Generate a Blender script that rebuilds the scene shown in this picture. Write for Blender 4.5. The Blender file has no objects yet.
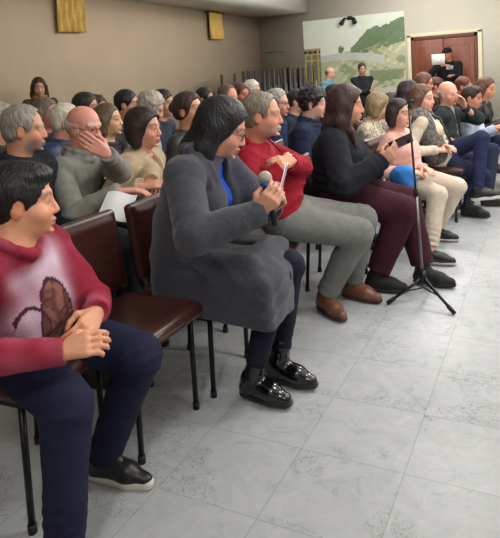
import bpy, math, random
import numpy as np
from mathutils import Vector, Matrix
random.seed(7)
SC = bpy.context.scene
COL = SC.collection
V = lambda *a: np.array(a, float)
def nz(v):
    v = np.array(v, float); return v/(np.linalg.norm(v)+1e-12)
# ------------------------------------------------------------------ camera
F, PX, PY, CH = 588.0, 250.0, 141.0, 1.38
def Rx(a): c,s=math.cos(a),math.sin(a); return np.array([[1,0,0],[0,c,-s],[0,s,c]])
def Ry(a): c,s=math.cos(a),math.sin(a); return np.array([[c,0,s],[0,1,0],[-s,0,c]])
def Rz(a): c,s=math.cos(a),math.sin(a); return np.array([[c,-s,0],[s,c,0],[0,0,1]])
CR = Rz(math.radians(27))@Rx(math.pi/2-math.radians(6))@Rz(math.radians(-3.6))
CC = V(0,0,CH)
def ray(x,y): return CR@V((x-PX)/F, -(y-PY)/F, -1)
def at(x,y,d): return CC+ray(x,y)*d          # point seen at a pixel, d metres in front of the lens
def atz(x,y,z=0):
    r=ray(x,y); return CC+r*((z-CH)/r[2])
cam = bpy.data.cameras.new('camera'); co = bpy.data.objects.new('camera', cam); COL.objects.link(co)
m4 = Matrix(CR.tolist()).to_4x4(); m4.translation = Vector(CC); co.matrix_world = m4
cam.sensor_width = 36; cam.sensor_fit='AUTO'; cam.lens = 36*F/538; cam.shift_x=0; cam.shift_y=-(269-PY)/538
cam.clip_start=.02; cam.clip_end=80
SC.camera = co
SC.view_settings.view_transform='Standard'; SC.view_settings.look='None'; SC.view_settings.gamma=1
SC.view_settings.exposure=0.0
# ------------------------------------------------------------------ materials
def lin(c):
    if max(c)>1.001: c=[x/255 for x in c]
    return tuple((x/12.92 if x<=.04045 else ((x+.055)/1.055)**2.4) for x in c[:3])
def rgb(c): return (*lin(c),1)
_m={}
def mat(name, col=(128,128,128), rough=.6, metal=0, bump=0, bscale=60, sheen=0, spec=.5, vcol=False, sss=0, coat=0, mottled=0, mscale=8, stretch=(1,1,1)):
    key=(name,tuple(col),rough,vcol)
    if key in _m: return _m[key]
    m=bpy.data.materials.new(name); m.use_nodes=True; nt=m.node_tree; N=nt.nodes; L=nt.links
    b=N['Principled BSDF']; b.inputs['Base Color'].default_value=rgb(col)
    b.inputs['Roughness'].default_value=rough; b.inputs['Metallic'].default_value=metal
    b.inputs['Specular IOR Level'].default_value=spec
    if sheen: b.inputs['Sheen Weight'].default_value=sheen; b.inputs['Sheen Roughness'].default_value=.5
    if coat: b.inputs['Coat Weight'].default_value=coat; b.inputs['Coat Roughness'].default_value=.12
    if sss:
        b.inputs['Subsurface Weight'].default_value=sss; b.inputs['Subsurface Radius'].default_value=(.012,.005,.003); b.inputs['Subsurface Scale'].default_value=1
    tc=N.new('ShaderNodeTexCoord'); mp=N.new('ShaderNodeMapping'); L.new(tc.outputs['Object'],mp.inputs[0]); mp.inputs['Scale'].default_value=stretch
    src=None
    if vcol:
        a=N.new('ShaderNodeAttribute'); a.attribute_name='Col'; src=a.outputs['Color']
    if mottled:
        n=N.new('ShaderNodeTexNoise'); n.inputs['Scale'].default_value=mscale; n.inputs['Detail'].default_value=5; L.new(mp.outputs[0],n.inputs[0])
        mr=N.new('ShaderNodeMapRange'); mr.inputs['From Min'].default_value=.3; mr.inputs['From Max'].default_value=.7
        mr.inputs['To Min'].default_value=1-mottled; mr.inputs['To Max'].default_value=1+mottled; L.new(n.outputs[0],mr.inputs[0])
        mx=N.new('ShaderNodeMix'); mx.data_type='RGBA'; mx.blend_type='MULTIPLY'; mx.inputs[0].default_value=1
        if src: L.new(src,mx.inputs[6])
        else: mx.inputs[6].default_value=rgb(col)
        L.new(mr.outputs[0],mx.inputs[7]); src=mx.outputs[2]
    if src: L.new(src,b.inputs['Base Color'])
    if bump:
        n=N.new('ShaderNodeTexNoise'); n.inputs['Scale'].default_value=bscale; n.inputs['Detail'].default_value=4; L.new(mp.outputs[0],n.inputs[0])
        bp=N.new('ShaderNodeBump'); bp.inputs['Strength'].default_value=bump; bp.inputs['Distance'].default_value=.01; L.new(n.outputs[0],bp.inputs['Height']); L.new(bp.outputs[0],b.inputs['Normal'])
    _m[key]=m; return m
def cloth(col, kind='cotton'):
    if kind=='wool': return mat('wool cloth',col,.95,bump=.5,bscale=220,sheen=.25,mottled=.18,mscale=60,spec=.2)
    if kind=='denim': return mat('denim cloth',col,.85,bump=.25,bscale=300,mottled=.15,mscale=25,spec=.2)
    if kind=='leather': return mat('leather',col,.38,bump=.2,bscale=90,spec=.5)
    if kind=='puffer': return mat('quilted nylon',col,.5,bump=.3,bscale=30,spec=.4)
    if kind=='speckle': return mat('patterned cloth',col,.8,bump=.2,bscale=120,mottled=.75,mscale=45,spec=.3)
    if kind=='vcol': return mat('dyed cotton',(201,202,203),.85,bump=.25,bscale=180,vcol=True,spec=.25)
    return mat('cotton cloth',col,.85,bump=.25,bscale=160,mottled=.1,mscale=30,spec=.25)
SKIN=mat('skin',(200,150,120),.5,vcol=True,bump=.06,bscale=300,sss=.12,mottled=.05,mscale=40)
def hairmat(col): return mat('hair',col,.5,bump=.6,bscale=140,mottled=.35,mscale=90,stretch=(1,1,.18),spec=.45)
EYE=mat('eye surface',(1,2,3),.12,vcol=True)
BLACKMETAL=mat('black painted steel',(24,24,26),.35,metal=.3)
CHROME=mat('chromed steel',(190,190,195),.22,metal=1)
RUBBER=mat('black rubber',(22,22,24),.7)
# ------------------------------------------------------------------ signed-distance modelling
class S:
    def __init__(s): s.p=[]
    def cap(s,a,b,ra,rb=None,k=.02,op='u'):
        s.p.append(('c',np.array(a,float),np.array(b,float),ra,ra if rb is None else rb,k,op)); return s
    def ell(s,c,r,B=None,k=.02,op='u'):
        s.p.append(('e',np.array(c,float),np.array(r,float)*np.ones(3),np.eye(3) if B is None else B,0,k,op)); return s
    def box(s,c,h,B=None,r=.01,k=.02,op='u'):
        s.p.append(('b',np.array(c,float),np.array(h,float),np.eye(3) if B is None else B,r,k,op)); return s
    def cut(s,c,n,k=.004):   # removes everything on the -n side of c
        s.p.append(('p',np.array(c,float),nz(n),0,0,k,'s')); return s
    @staticmethod
    def d(q,p):
        t=q[0]
        if t=='c':
            a,b,ra,rb=q[1:5]; ba=b-a; L=ba@ba+1e-12; pa=p-a
            h=np.clip(pa@ba/L,0,1); return np.linalg.norm(pa-h[...,None]*ba,axis=-1)-(ra+(rb-ra)*h)
        if t=='e':
            c,r,B=q[1:4]; x=(p-c)@B.T; k0=np.linalg.norm(x/r,axis=-1); k1=np.linalg.norm(x/(r*r),axis=-1)+1e-9; return k0*(k0-1)/k1
        if t=='b':
            c,h,B,r=q[1:5]; x=np.abs((p-c)@B.T)-h+r
            return np.linalg.norm(np.maximum(x,0),axis=-1)+np.minimum(x.max(-1),0)-r
        return (p-q[1])@q[2]
    @staticmethod
    def mix(D,d,k,op):
        if op=='u':
            h=np.maximum(k-np.abs(D-d),0)/k; return np.minimum(D,d)-h*h*k*.25
        d=-d; h=np.maximum(k-np.abs(D-d),0)/k; return np.maximum(D,d)+h*h*k*.25
    def bounds(s):
        lo=V(9,9,9)*1e3; hi=-lo
        for q in s.p:
            if q[-1]!='u': continue
            if q[0]=='c': pts=[q[1],q[2]]; r=max(q[3],q[4])
            elif q[0]=='e': pts=[q[1]]; r=max(q[2])
            elif q[0]=='b': pts=[q[1]]; r=np.linalg.norm(q[2])
            for p_ in pts: lo=np.minimum(lo,p_-r); hi=np.maximum(hi,p_+r)
        return lo-.03,hi+.03
    def mesh(s,v,disp=None,amp=.01):
        lo,hi=s.bounds(); n=8
        nb=np.ceil((hi-lo)/(v*n)).astype(int)+1
        ix=np.stack(np.meshgrid(*[np.arange(k) for k in nb],indexing='ij'),-1).reshape(-1,3)
        hd=n*v*.87
        cen=lo+(ix+.5)*n*v-.5*v
        D=np.full(len(cen),9.); ds=[]
        for q in s.p:
            d=s.d(q,cen); ds.append(d); D=s.mix(D,d,q[5],q[6])
        act=np.abs(D)<hd*1.5+amp+.03
        G=np.repeat(np.repeat(np.repeat(np.where(D<0,-1.,1.).reshape(nb).astype(np.float32),n,0),n,1),n,2)
        ai=np.nonzero(act)[0]
        off=np.stack(np.meshgrid(*[np.arange(n)]*3,indexing='ij'),-1).reshape(-1,3)
        P=lo+(ix[ai][:,None,:]*n+off[None])*v
        X=np.full(P.shape[:2],9.)
        for q,d in zip(s.p,ds):
            w=np.nonzero(d[ai]<hd*1.6+q[5]+.03)[0]
            if len(w): X[w]=s.mix(X[w],s.d(q,P[w]),q[5],q[6])
        if disp is not None: X=X-disp(P)
        gi=(ix[ai][:,None,:]*n+off[None]).reshape(-1,3)
        G[gi[:,0],gi[:,1],gi[:,2]]=X.reshape(-1)
        G[0]=G[-1]=1; G[:,0]=G[:,-1]=1; G[:,:,0]=G[:,:,-1]=1
        return nets(G,lo,v)
def nets(G,lo,v):
    I=G<0; nx,ny,nzz=G.shape
    c=np.zeros((nx-1,ny-1,nzz-1),np.uint8)
    for a in (0,1):
        for b in (0,1):
            for d in (0,1): c+=I[a:nx-1+a,b:ny-1+b,d:nzz-1+d]
    A=(c>0)&(c<8); cells=np.argwhere(A)
    idx=np.full(A.shape,-1,np.int32); idx[A]=np.arange(len(cells))
    acc=np.zeros((len(cells),3)); cnt=np.zeros(len(cells))
    for ax in range(3):
        o1,o2=[k for k in range(3) if k!=ax]
        for a in (0,1):
            for b in (0,1):
                p=cells.copy(); p[:,o1]+=a; p[:,o2]+=b; q=p.copy(); q[:,ax]+=1
                g0=G[p[:,0],p[:,1],p[:,2]]; g1=G[q[:,0],q[:,1],q[:,2]]; m=(g0<0)!=(g1<0)
                t=np.where(m,g0/(g0-g1+1e-20),0); pos=p.astype(float); pos[:,ax]+=t
                acc[m]+=pos[m]; cnt+=m
    vs=lo+acc/np.maximum(cnt,1)[:,None]*v
    fs=[]
    for ax in range(3):
        o1,o2=(ax+1)%3,(ax+2)%3
        sl=[slice(None)]*3; sh=[slice(None)]*3; sl[ax]=slice(0,-1); sh[ax]=slice(1,None)
        a=I[tuple(sl)]; b=I[tuple(sh)]
        for flip,m in ((0,a&~b),(1,b&~a)):
            e=np.argwhere(m); 
            if not len(e): continue
            ok=(e[:,o1]>0)&(e[:,o2]>0); e=e[ok]
            def g(i,j):
                p=e.copy(); p[:,o1]-=i; p[:,o2]-=j
                p=np.minimum(p,np.array(idx.shape)-1); return idx[p[:,0],p[:,1],p[:,2]]
            f=np.stack([g(1,1),g(0,1),g(0,0),g(1,0)],1)
            if flip: f=f[:,::-1]
            fs.append(f)
    f=np.concatenate(fs); f=f[(f>=0).all(1)]
    return vs,f
def mkobj(name,vs,fs,material,parent=None,loc=(0,0,0),colors=None,smooth=True):
    me=bpy.data.meshes.new(name); vs=np.asarray(vs,float)-np.array(loc,float)
    fs=np.asarray(fs,np.int32)
    me.vertices.add(len(vs)); me.vertices.foreach_set('co',vs.astype(np.float32).ravel())
    k=fs.shape[1]; me.loops.add(fs.size); me.loops.foreach_set('vertex_index',fs.ravel())
    me.polygons.add(len(fs)); me.polygons.foreach_set('loop_start',np.arange(0,fs.size,k,dtype=np.int32))
    me.update(calc_edges=True)
    if smooth: me.polygons.foreach_set('use_smooth',np.ones(len(fs),bool))
    if colors is not None:
        ca=me.color_attributes.new('Col','FLOAT_COLOR','POINT'); c4=np.ones((len(vs),4),np.float32); c4[:,:3]=colors; ca.data.foreach_set('color',c4.ravel())
    me.materials.append(material)
    o=bpy.data.objects.new(name,me); COL.objects.link(o)
    if parent is not None: o.parent=parent
    else: o.location=loc
    return o
def tag(o,label=None,cat=None,group=None,kind=None):
    if label: o['label']=label
    if cat: o['category']=cat
    if group: o['group']=group
    if kind: o['kind']=kind
    return o
def snoise(p,f,seed=0.):
    x,y,z=p[...,0]*f+seed,p[...,1]*f+seed*1.7,p[...,2]*f+seed*.6
    return (np.sin(x+1.3*np.sin(y*.8+z*.5))*np.sin(y+1.1*np.sin(z*.9+x*.4)+1)+np.sin(z*1.1+1.2*np.sin(x*.7-y*.6)+2)*.6)*.6
# ------------------------------------------------------------------ plain mesh helper (boxes, tubes)
class MB:
    def __init__(s): s.v=[]; s.f=[]
    def quadbox(s,lo,hi,B=None,c=None):
        lo=np.array(lo,float); hi=np.array(hi,float); n=len(s.v)
        for x in (0,1):
            for y in (0,1):
                for z in (0,1):
                    p=V((lo,hi)[x][0],(lo,hi)[y][1],(lo,hi)[z][2])
                    if B is not None: p=c+B.T@p
                    s.v.append(p)
        for f in ((0,1,3,2),(4,6,7,5),(0,4,5,1),(2,3,7,6),(0,2,6,4),(1,5,7,3)): s.f.append([n+i for i in f])
        return s
    def tube(s,pts,r,seg=10,caps=True):
        pts=[np.array(p,float) for p in pts]; rs=r if hasattr(r,'__len__') else [r]*len(pts); n=len(s.v); up=None
        for i,p in enumerate(pts):
            d=nz(pts[min(i+1,len(pts)-1)]-pts[max(i-1,0)])
            if up is None: up=nz(np.cross(d,V(0,0,1) if abs(d[2])<.9 else V(1,0,0)))
            a=nz(up-d*(up@d)); up=a; b=np.cross(d,a)
            for k in range(seg):
                t=2*math.pi*k/seg; s.v.append(p+rs[i]*(a*math.cos(t)+b*math.sin(t)))
        for i in range(len(pts)-1):
            for k in range(seg):
                k2=(k+1)%seg; s.f.append([n+i*seg+k,n+i*seg+k2,n+(i+1)*seg+k2,n+(i+1)*seg+k])
        if caps:
            for i,fl in ((0,1),(len(pts)-1,0)):
                c=len(s.v); s.v.append(pts[i])
                for k in range(0,seg,2):
                    q=[c,n+i*seg+k,n+i*seg+(k+1)%seg,n+i*seg+(k+2)%seg]
                    s.f.append(q[::-1] if fl else q)
        return s
    def build(s,name,m,parent=None,loc=(0,0,0),bevel=0,smooth=False,seg=2):
        o=mkobj(name,np.array(s.v),np.array(s.f),m,parent,loc,smooth=smooth)
        if bevel:
            b=o.modifiers.new('bevel','BEVEL'); b.width=bevel; b.segments=seg; b.limit_method='ANGLE'
            o.data.polygons.foreach_set('use_smooth',np.ones(len(s.f),bool))
        return o
# ------------------------------------------------------------------ the person builder
def ik(a,c,l1,l2,pole):
    d=c-a; L=np.linalg.norm(d); L2=min(L,(l1+l2)*.995); u=d/L
    x=(l1*l1-l2*l2+L2*L2)/(2*L2); h=math.sqrt(max(l1*l1-x*x,1e-6))
    p=np.array(pole,float); p=nz(p-u*(p@u)); return a+u*x*(L/L2 if L>L2 else 1)+p*h
def hand(b,w,d,n,side,c=.6,s=1,spread=1):
    d=nz(d); n=nz(n-d*(n@d)); t=np.cross(d,n) if side=='R' else np.cross(n,d)
    for o,ln,cc in ((.031,.92,.85),(.011,1.05,1),(-.010,1.0,1.05),(-.029,.82,1.15)):
        kn=w+s*(d*(.088-.12*abs(o-.005))+t*o*spread)
        b.cap(w+d*.01*s+t*o*.45*s,kn,.017*s,.0125*s,k=.008)
        p=kn; a=0
        for L,r0,r1,dc in ((.042,.0098,.0088,.55),(.027,.0088,.008,.75),(.022,.008,.0065,.5)):
            a+=dc*c*cc; q=p+s*ln*L*(d*math.cos(a)+n*math.sin(a)+t*o*.8)
            b.cap(p,q,r0*s,r1*s,k=.004); p=q
    p0=w+s*(d*.022+t*.018+n*.006); p1=p0+s*.046*nz(d*.75+t*.75+n*.35); p2=p1+s*.034*nz(d*.95+t*(.35-.4*c)+n*(.2+.5*c)); p3=p2+s*.022*nz(d+t*(.1-.6*c)+n*.6*c)
    b.cap(p0,p1,.016*s,.0125*s,k=.01); b.cap(p1,p2,.0115*s,.010*s,k=.004); b.cap(p2,p3,.0098*s,.008*s,k=.004)
class Frame:
    def __init__(s,o,f,u,sc=1):
        s.o=np.array(o,float); s.f=nz(f); s.l=nz(np.cross(u,s.f)); s.u=np.cross(s.f,s.l); s.s=sc; s.B=np.array([s.f,s.l,s.u])
    def p(s,x,y,z): return s.o+s.s*(s.f*x+s.l*y+s.u*z)
    def inv(s,P): return ((P-s.o)@s.B.T)/s.s
def lookframe(o,yaw,pitch,roll,sc):
    y,p,r=map(math.radians,(yaw,pitch,roll))
    M=Rz(y)@Ry(-p)@Rx(r); return Frame(o,M@V(1,0,0),M@V(0,0,1),sc)
def head_sdf(b,H,nb,fat=0,neck=.056):
    B=H.B; s=H.s
    E=lambda c,r,k=.02,op='u': b.ell(H.p(*c),V(*r)*s,B,k*s,op)
    E((-.010,0,.030),(.098,.077,.086)); E((.022,0,-.028),(.070,.062+fat*.6,.082)); E((.036,0,-.076),(.050,.048+fat,.034+fat*.3),.03)
    E((.080,0,-.098),(.017,.02,.016),.02)
    for q in (-1,1):
        b.cap(H.p(.084,q*.014,.020),H.p(.072,q*.046,.020),.011*s,.009*s,k=.014*s)
        E((.056,q*.040,-.040),(.028+fat*.5,.022+fat,.026+fat*.4),.02)
        E((.099,q*.032,-.002),(.018,.019,.012),.012,'s')
        b.cap(H.p(.0845,q*.019,.0045),H.p(.078,q*.043,.001),0.0055*s,.0045*s,k=.004*s); b.cap(H.p(.087,q*.031,.0075),H.p(.082,q*.036,.007),.005*s,k=.004*s)
        b.cap(H.p(.0835,q*.020,-.0125),H.p(.077,q*.042,-.0115),.0062*s,.0052*s,k=.005*s)
        E((.097,q*.0105,-.041),(.010,.0075,.0075),.007)
        b.ell(H.p(-.008,q*(.077+fat*.2),-.010),V(.019,.009,.032)*s,B,.008*s); E((.0,q*(.087+fat*.2),-.006),(.011,.006,.018),.005,'s')
    b.cap(H.p(.087,0,.010),H.p(.106,0,-.035),.0072*s,.0105*s,k=.010*s)
    E((.088,0,-.066),(.016,.025,.0075),.006); E((.086,0,-.081),(.015,.021,.008),.006)
    E((.090,0,-.092),(.012,.02,.006),.01,'s')
    b.cap(H.p(-.022,0,-.055),nb,(neck+fat*.3)*s,(neck+.006+fat*.4)*s,k=.04*s)
def paintskin(P,H,skin,hairc,o):
    base=np.array(lin(skin)); C=np.tile(base,(len(P),1)); q=H.inv(P)
    def blot(c,r,col,a):
        w=np.exp(-(((q-np.array(c))/np.array(r))**2).sum(1)); w=np.clip(w*1.4,0,1)[:,None]*a; C[:]=C*(1-w)+np.array(col)*w
    red=base*V(1.12,.72,.7)
    for s in (-1,1):
        blot((.075,s*.045,-.035),(.03,.022,.022),red,.55); blot((0,s*.085,-.01),(.02,.015,.03),red,.4)
        if not o.get('nobrow'):
            for t in (0,.5,1): blot((.09-.012*t,s*(.016+.03*t),.024+.003*math.sin(t*3)),(.015,.009,.0055),lin(hairc),.8)
        blot((.085,s*.031,-.003),(.012,.019,.008),base*.4,.45)
        if o.get('q',.012)>=.0085: blot((.085,s*.030,-.003),(.02,.012,.0065),V(.02,.015,.012),.95)
    blot((.108,0,-.038),(.014,.014,.012),red,.5)
    for z in (-.067,-.081): blot((.1,0,z),(.02,.023,.0065),np.array(lin(o.get('lip',(160,85,80)))),.85)
    if o.get('stubble'):
        w=np.clip((-.045-q[:,2]-.25*np.maximum(0,.05-q[:,0])*0)/.02,0,1)*np.clip((q[:,0]+.0)/.03,0,1)*np.clip((q[:,2]+.15)/.03,0,1); w=w[:,None]*o['stubble']
        C[:]=C*(1-w)+np.array(lin(o.get('beardc',(170,165,160))))*w
    return C
def hair_sdf(kind,H,N,o):
    b=S(); B=H.B; s=H.s
    E=lambda c,r,k=.015,op='u': b.ell(H.p(*c),V(*r)*s,B,k*s,op)
    th=o.get('vol',.008)
    if kind in('bald',):
        E((-.016,0,.012),(.100,.084,.082)); E((.012,0,.075),(.13,.12,.066),.006,'s'); E((.085,0,0),(.078,.12,.2),.006,'s')
        b.cut(H.p(0,0,-.055),H.u)
        for q in (-1,1): E((.0,q*.088,-.012),(.026,.02,.036),.004,'s')
        return b
    E((-.012,0,.034),(.100+th,.079+th,.088+th)); 
    if kind=='cap':
        E((.095,0,-.07),(.09,.2,.10),.004,'s'); b.cut(H.p(0,0,.02),H.u); b.cap(H.p(.07,-.03,.035),H.p(.07,.03,.035),.012*s,k=.01); b.ell(H.p(.115,0,.032),V(.06,.06,.007)*s,B,.008*s); return b
    if kind in('short','thick','curly','recede'):
        E((-.045,0,-.02),(.06,.07+th,.06)) 
        if kind=='thick': E((.02,0,.085),(.085,.075,.04)); E((-.02,0,.03),(.1,.09,.085))
        if kind=='recede': E((.10,0,.035),(.075,.075,.09),.01,'s'); E((.07,0,-.05),(.065,.12,.06),.01,'s')
        else: E((.108,0,-.018+o.get('fringe',0)),(.085,.087,.090),.008,'s'); E((.066,0,-.055),(.062,.12,.062),.008,'s')
        b.cut(H.p(0,0,-.075),H.u)
        for q in (-1,1): E((.004,q*.09,-.015),(.024,.022,.034),.004,'s')
    else:
        E((-.03,0,-.0),(.088,.086+th,.085))
        if kind=='bob':
            for q in (-1,1): b.cap(H.p(-.01,q*.07,.01),H.p(-.015,q*.075,-.085),.035*s,.035*s,k=.03)
            E((-.05,0,-.05),(.06,.085,.065),.03)
        if kind in('long','longfront'):
            dn=V(0,0,-1); hl=o.get('hlen',1.)
            for q in (-1,1):
                a=H.p(-.01,q*.068,.0); c=H.p(-.035,q*.075,-.10); b.cap(a,c,.036*s,.042*s,k=.03); b.cap(c,c+dn*.12*s*hl-H.f*.01+H.f*.03*(hl-1)+H.l*q*.02*(hl-1),.042*s,.03*s,k=.03)
                if kind=='longfront': a2=H.p(.02,q*.074,-.02); c2=a2+dn*.14*s+H.f*.0+H.l*q*.01; b.cap(a2,c2,.022*s,.026*s,k=.02); b.cap(c2,c2+dn*.10+H.f*.03,.026*s,.014*s,k=.02)
            a=H.p(-.06,0,-.03); b.cap(a,H.p(-.08,0,-.12),.06*s,.06*s,k=.04); c=H.p(-.08,0,-.12); b.cap(c,c+dn*.12*s*hl,.06*s,.03*s,k=.04)
        if kind=='bun':
            E((-.115,0,.02+o.get('bunz',0)),(.045,.045,.04),.015); b.cut(H.p(0,0,-.06),H.u)
        E((.122,0,-.026+o.get('fringe',0)),(.088+o.get('open',0),.12,.106),.012,'s'); b.cap(H.p(.10,.012,.06),H.p(.06,.016,.125),.016*s,.006*s,k=.012,op='s'); E((.085,0,-.10),(.07,.12,.10),.02,'s')
        if kind=='bun':
            for q in (-1,1): E((.004,q*.09,-.015),(.024,.022,.034),.004,'s')
    return b
SEQ=[0]
def person(label,group=None,**o):
    SEQ[0]+=1; seed=SEQ[0]*1.37
    s=o.get('s',1.); q=o.get('q',.012); w=o.get('w',1.); female=o.get('f',0)
    yaw=math.radians(o.get('yaw',0)); f=V(math.cos(yaw),math.sin(yaw),0); l=V(-f[1],f[0],0); u=V(0,0,1)
    hd=at(*o['head'])
    stand=o.get('stand',0)
    if 'pel' in o: P=np.array(o['pel'],float)
    else:
        P=hd-f*o.get('lean',.12); P[2]=.95*s if stand else .605
    hy,hp,hr=o.get('look',(math.degrees(yaw),0,0)); H=lookframe(hd,hy,hp,hr,o.get('hs',1.)*s)
    N=hd-H.u*.135*s-H.f*.02-u*.03*s+ (P-hd)*V(1,1,0)*.1
    if 'neck' in o: N=np.array(o['neck'],float)
    su=nz(N-P); tf=nz(f-su*(f@su)); 
    sh=o.get('shyaw',0); 
    if sh: a=math.radians(sh); tl=l*math.cos(a)-f*math.sin(a)
    else: tl=l
    C=P+(N-P)*.66-tf*.015
    sw=(.165 if female else .18)*s*(.6+.4*w)
    SH={}; EL={}; WR={}; HP={}; KN={}; AN={}
    for k,q_ in (('L',1),('R',-1)):
        SH[k]=N-su*.055*s+tl*q_*sw+tf*o.get('shf',.0)
        HP[k]=P+l*q_*.088*s-u*.01
        wr=o.get('wr'+k)
        if wr is None: wr=('loc',.27,q_*.07,.10) if not stand else ('loc',.03,q_*.27,-.12)
        if isinstance(wr[0],str): wr=P+f*wr[1]*s+l*wr[2]*s+u*wr[3]*s
        elif abs(wr[0])>10: wr=at(*wr)
        else: wr=np.array(wr,float)
        dd=wr-SH[k]; Lm=(.285+.255)*s*.995; 
        if np.linalg.norm(dd)>Lm: wr=SH[k]+nz(dd)*Lm
        WR[k]=wr
        pole=o.get('pole'+k,None); pole=(-f*.6+l*q_*.5-u*.8) if pole is None else np.array(pole,float)
        EL[k]=ik(SH[k],wr,.285*s,.255*s,pole)
        an=o.get('an'+k)
        if an is None: an=('loc',.40*1 if not stand else 0,q_*.11)
        if isinstance(an[0],str):
            an=P+f*an[1]*s+l*an[2]*s; an=V(an[0],an[1],.09*s*o.get('shs',1))
        elif abs(an[0])>10: an=at(*an)
        else: an=np.array(an,float)
        AN[k]=an
        kp=o.get('kp'+k); kp=(f+u*.9) if kp is None else np.array(kp,float)
        if stand: kp=f
        KN[k]=ik(HP[k],an,.44*s,(.42 if stand else .455)*s,kp)
    base=V(P[0],P[1],0)
    skin=o.get('skin',(205,152,122)); hairc=o.get('hairc',(40,28,22))
    # ---- body: one continuous figure
    b=S(); fat=o.get('fat',0)
    for k,q_ in (('L',1),('R',-1)):
        b.cap(P+l*q_*.06*s*w,C+tl*q_*.07*s*w,.09*s*w,.08*s*w,k=.05)
        b.cap(N-su*.03*s,SH[k],.026*s,.034*s,k=.04); b.cap(SH[k],EL[k],.039*s*w,.034*s*w,k=.025); b.cap(EL[k],WR[k],.034*s*w,.0235*s,k=.015)
        b.cap(HP[k],KN[k],.068*s*w,.047*s,k=.035); b.cap(KN[k],AN[k],.047*s,.033*s,k=.025)
    b.cap(C-su*.02,N-su*.03*s,.075*s,.05*s,k=.05)
    head_sdf(b,H,N,fat)
    FY={}
    for k,q_ in (('L',1),('R',-1)):
        fd=o.get('foot'+k); 
        if fd is None: a=yaw+math.radians(6*q_); fd=V(math.cos(a),math.sin(a),0)
        fd=nz(fd); FY[k]=Frame(AN[k],fd,u if abs(fd[2])<.9 else -f,s*o.get('shs',1))
        G=FY[k]; b.cap(G.p(-.02,0,-.045),G.p(.12,0,-.055),.024*s,.018*s,k=.02); b.cap(AN[k],G.p(.08,0,-.05),.028*s,.02*s,k=.02)
        hh=o.get('hand'+k); 
        if hh is None: hh=(nz(WR[k]-EL[k])*.6+f*.3-l*q_*.35-u*.1, -u*.8-l*q_*.3, .55)
        hand(b,WR[k],np.array(hh[0],float),np.array(hh[1],float),k,hh[2],s*o.get('hsz',1))
    vs,fs=b.mesh(q)
    body=mkobj('person',vs,fs,SKIN,None,base,colors=paintskin(vs,H,skin,hairc,o)); tag(body,label,'person',group)
    # ---- eyes
    if q<.009:
        for q_ in (-1,1):
            e=S(); c=H.p(.0765,q_*.031,-.0035); e.ell(c,.0120*H.s,k=.001); v_,f_=e.mesh(.0022)
            r=(v_-c)@H.B.T/(.0120*H.s); g=nz(V(1,0,0)); rr=np.linalg.norm(r[:,1:]-V(-.0,0),axis=1); cc=np.tile(np.array(lin((190,176,164))),(len(v_),1)); cc[(rr<.52)&(r[:,0]>0)]=lin((50,30,20))
            mkobj('eye',v_,f_,EYE,body,base,colors=cc)
    # ---- trousers
    if o.get('legs',1):
        t=S(); ex=o.get('tw',0)
        t.ell(P,V(.12,.15,.11)*s*w,np.array([f,l,u]),.04)
        for k,q_ in (('L',1),('R',-1)):
            d=nz(KN[k]-AN[k]); t.cap(HP[k],KN[k],(.085+ex)*s*w,(.062+ex)*s*(.5+.5*w),k=.035)
            e=AN[k]+d*o.get('cuff',.03); t.cap(KN[k],e-d*.05,(.062+ex)*s*(.5+.5*w),(.046+ex*.9)*s,k=.025)
        for k in 'LR':
            t.p.append(('P2',))
        t.p=[x for x in t.p if x[0]!='P2']
        def tdisp(p,KN=KN,HP=HP,AN=AN):
            r=.0035*snoise(p,26,seed)
            for k in 'LR':
                for J,A_,B_ in ((KN[k],HP[k],AN[k]),(HP[k],P,KN[k]),(AN[k]+u*.07,KN[k],AN[k])):
                    dist=((p-J)**2).sum(-1); ax=nz(B_-A_); r=r+.0042*(1-np.abs(np.sin((p-J)@ax*62+3.2*snoise(p,9,seed)))*2)*np.exp(-dist/.012)*(.6+.7*snoise(p,15,seed+5))
            return r*s
        tv,tf_=t.mesh(max(q,.007),tdisp)
        # clean hems: clip vertices below the cuff
        for k in 'LR':
            d=nz(KN[k]-AN[k]); e=AN[k]+d*(o.get('cuff',.03)-.025); h=(tv-e)@d; m=(h<0)&(((tv-AN[k])**2).sum(1)<.16**2); tv[m]-=h[m][:,None]*d
        mkobj('trousers',tv,tf_,cloth(o.get('tc',(40,42,52)),o.get('tk','cotton')),body,base)
        st=o.get('shoe','shoe')
        for k in 'LR':
            G=FY[k]; sb=S(); g=.0 if st!='boot' else .002
            sb.cap(G.p(-.035,0,-.048),G.p(.10,0,-.050),.036*s,.040*s,k=.02); sb.cap(G.p(.10,0,-.05),G.p(.165,0,-.060),.040*s,.028*s,k=.02)
            sb.cap(G.p(0,0,-.005),G.p(.09,0,-.04),.038*s,.032*s,k=.03); sb.cap(G.p(-.03,0,-.05),G.p(-.02,0,0),.034*s,.036*s,k=.02)
            kd=nz(KN[k]-AN[k])
            if st in('boot','ankleboot'): sb.cap(AN[k],AN[k]+kd*(.12 if st=='boot' else .07)*s,.043*s,.046*s,k=.02); sb.cut(AN[k]+kd*(.12 if st=='boot' else .07)*s,-kd,.003)
            elif st=='sneaker': sb.cap(G.p(0,0,-.03),G.p(-.005,0,.02),.042*s,.040*s,k=.02); sb.cap(G.p(.03,0,.012),G.p(.06,0,.0),.016*s,.018*s,k=.01); sb.cut(G.p(0,0,.025),-G.u-G.f*.1)
            sb.cut(G.p(0,0,-.078),G.u,.003)
            sv,sf=sb.mesh(min(q,.006) if q<.008 else q*.8)
            sm=o.get('sm') or mat('shoe leather',o.get('sc',(25,25,28)),o.get('srough',.4),bump=.1,bscale=120)
            shoe=mkobj('shoe',sv,sf,sm,body,base)
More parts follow.
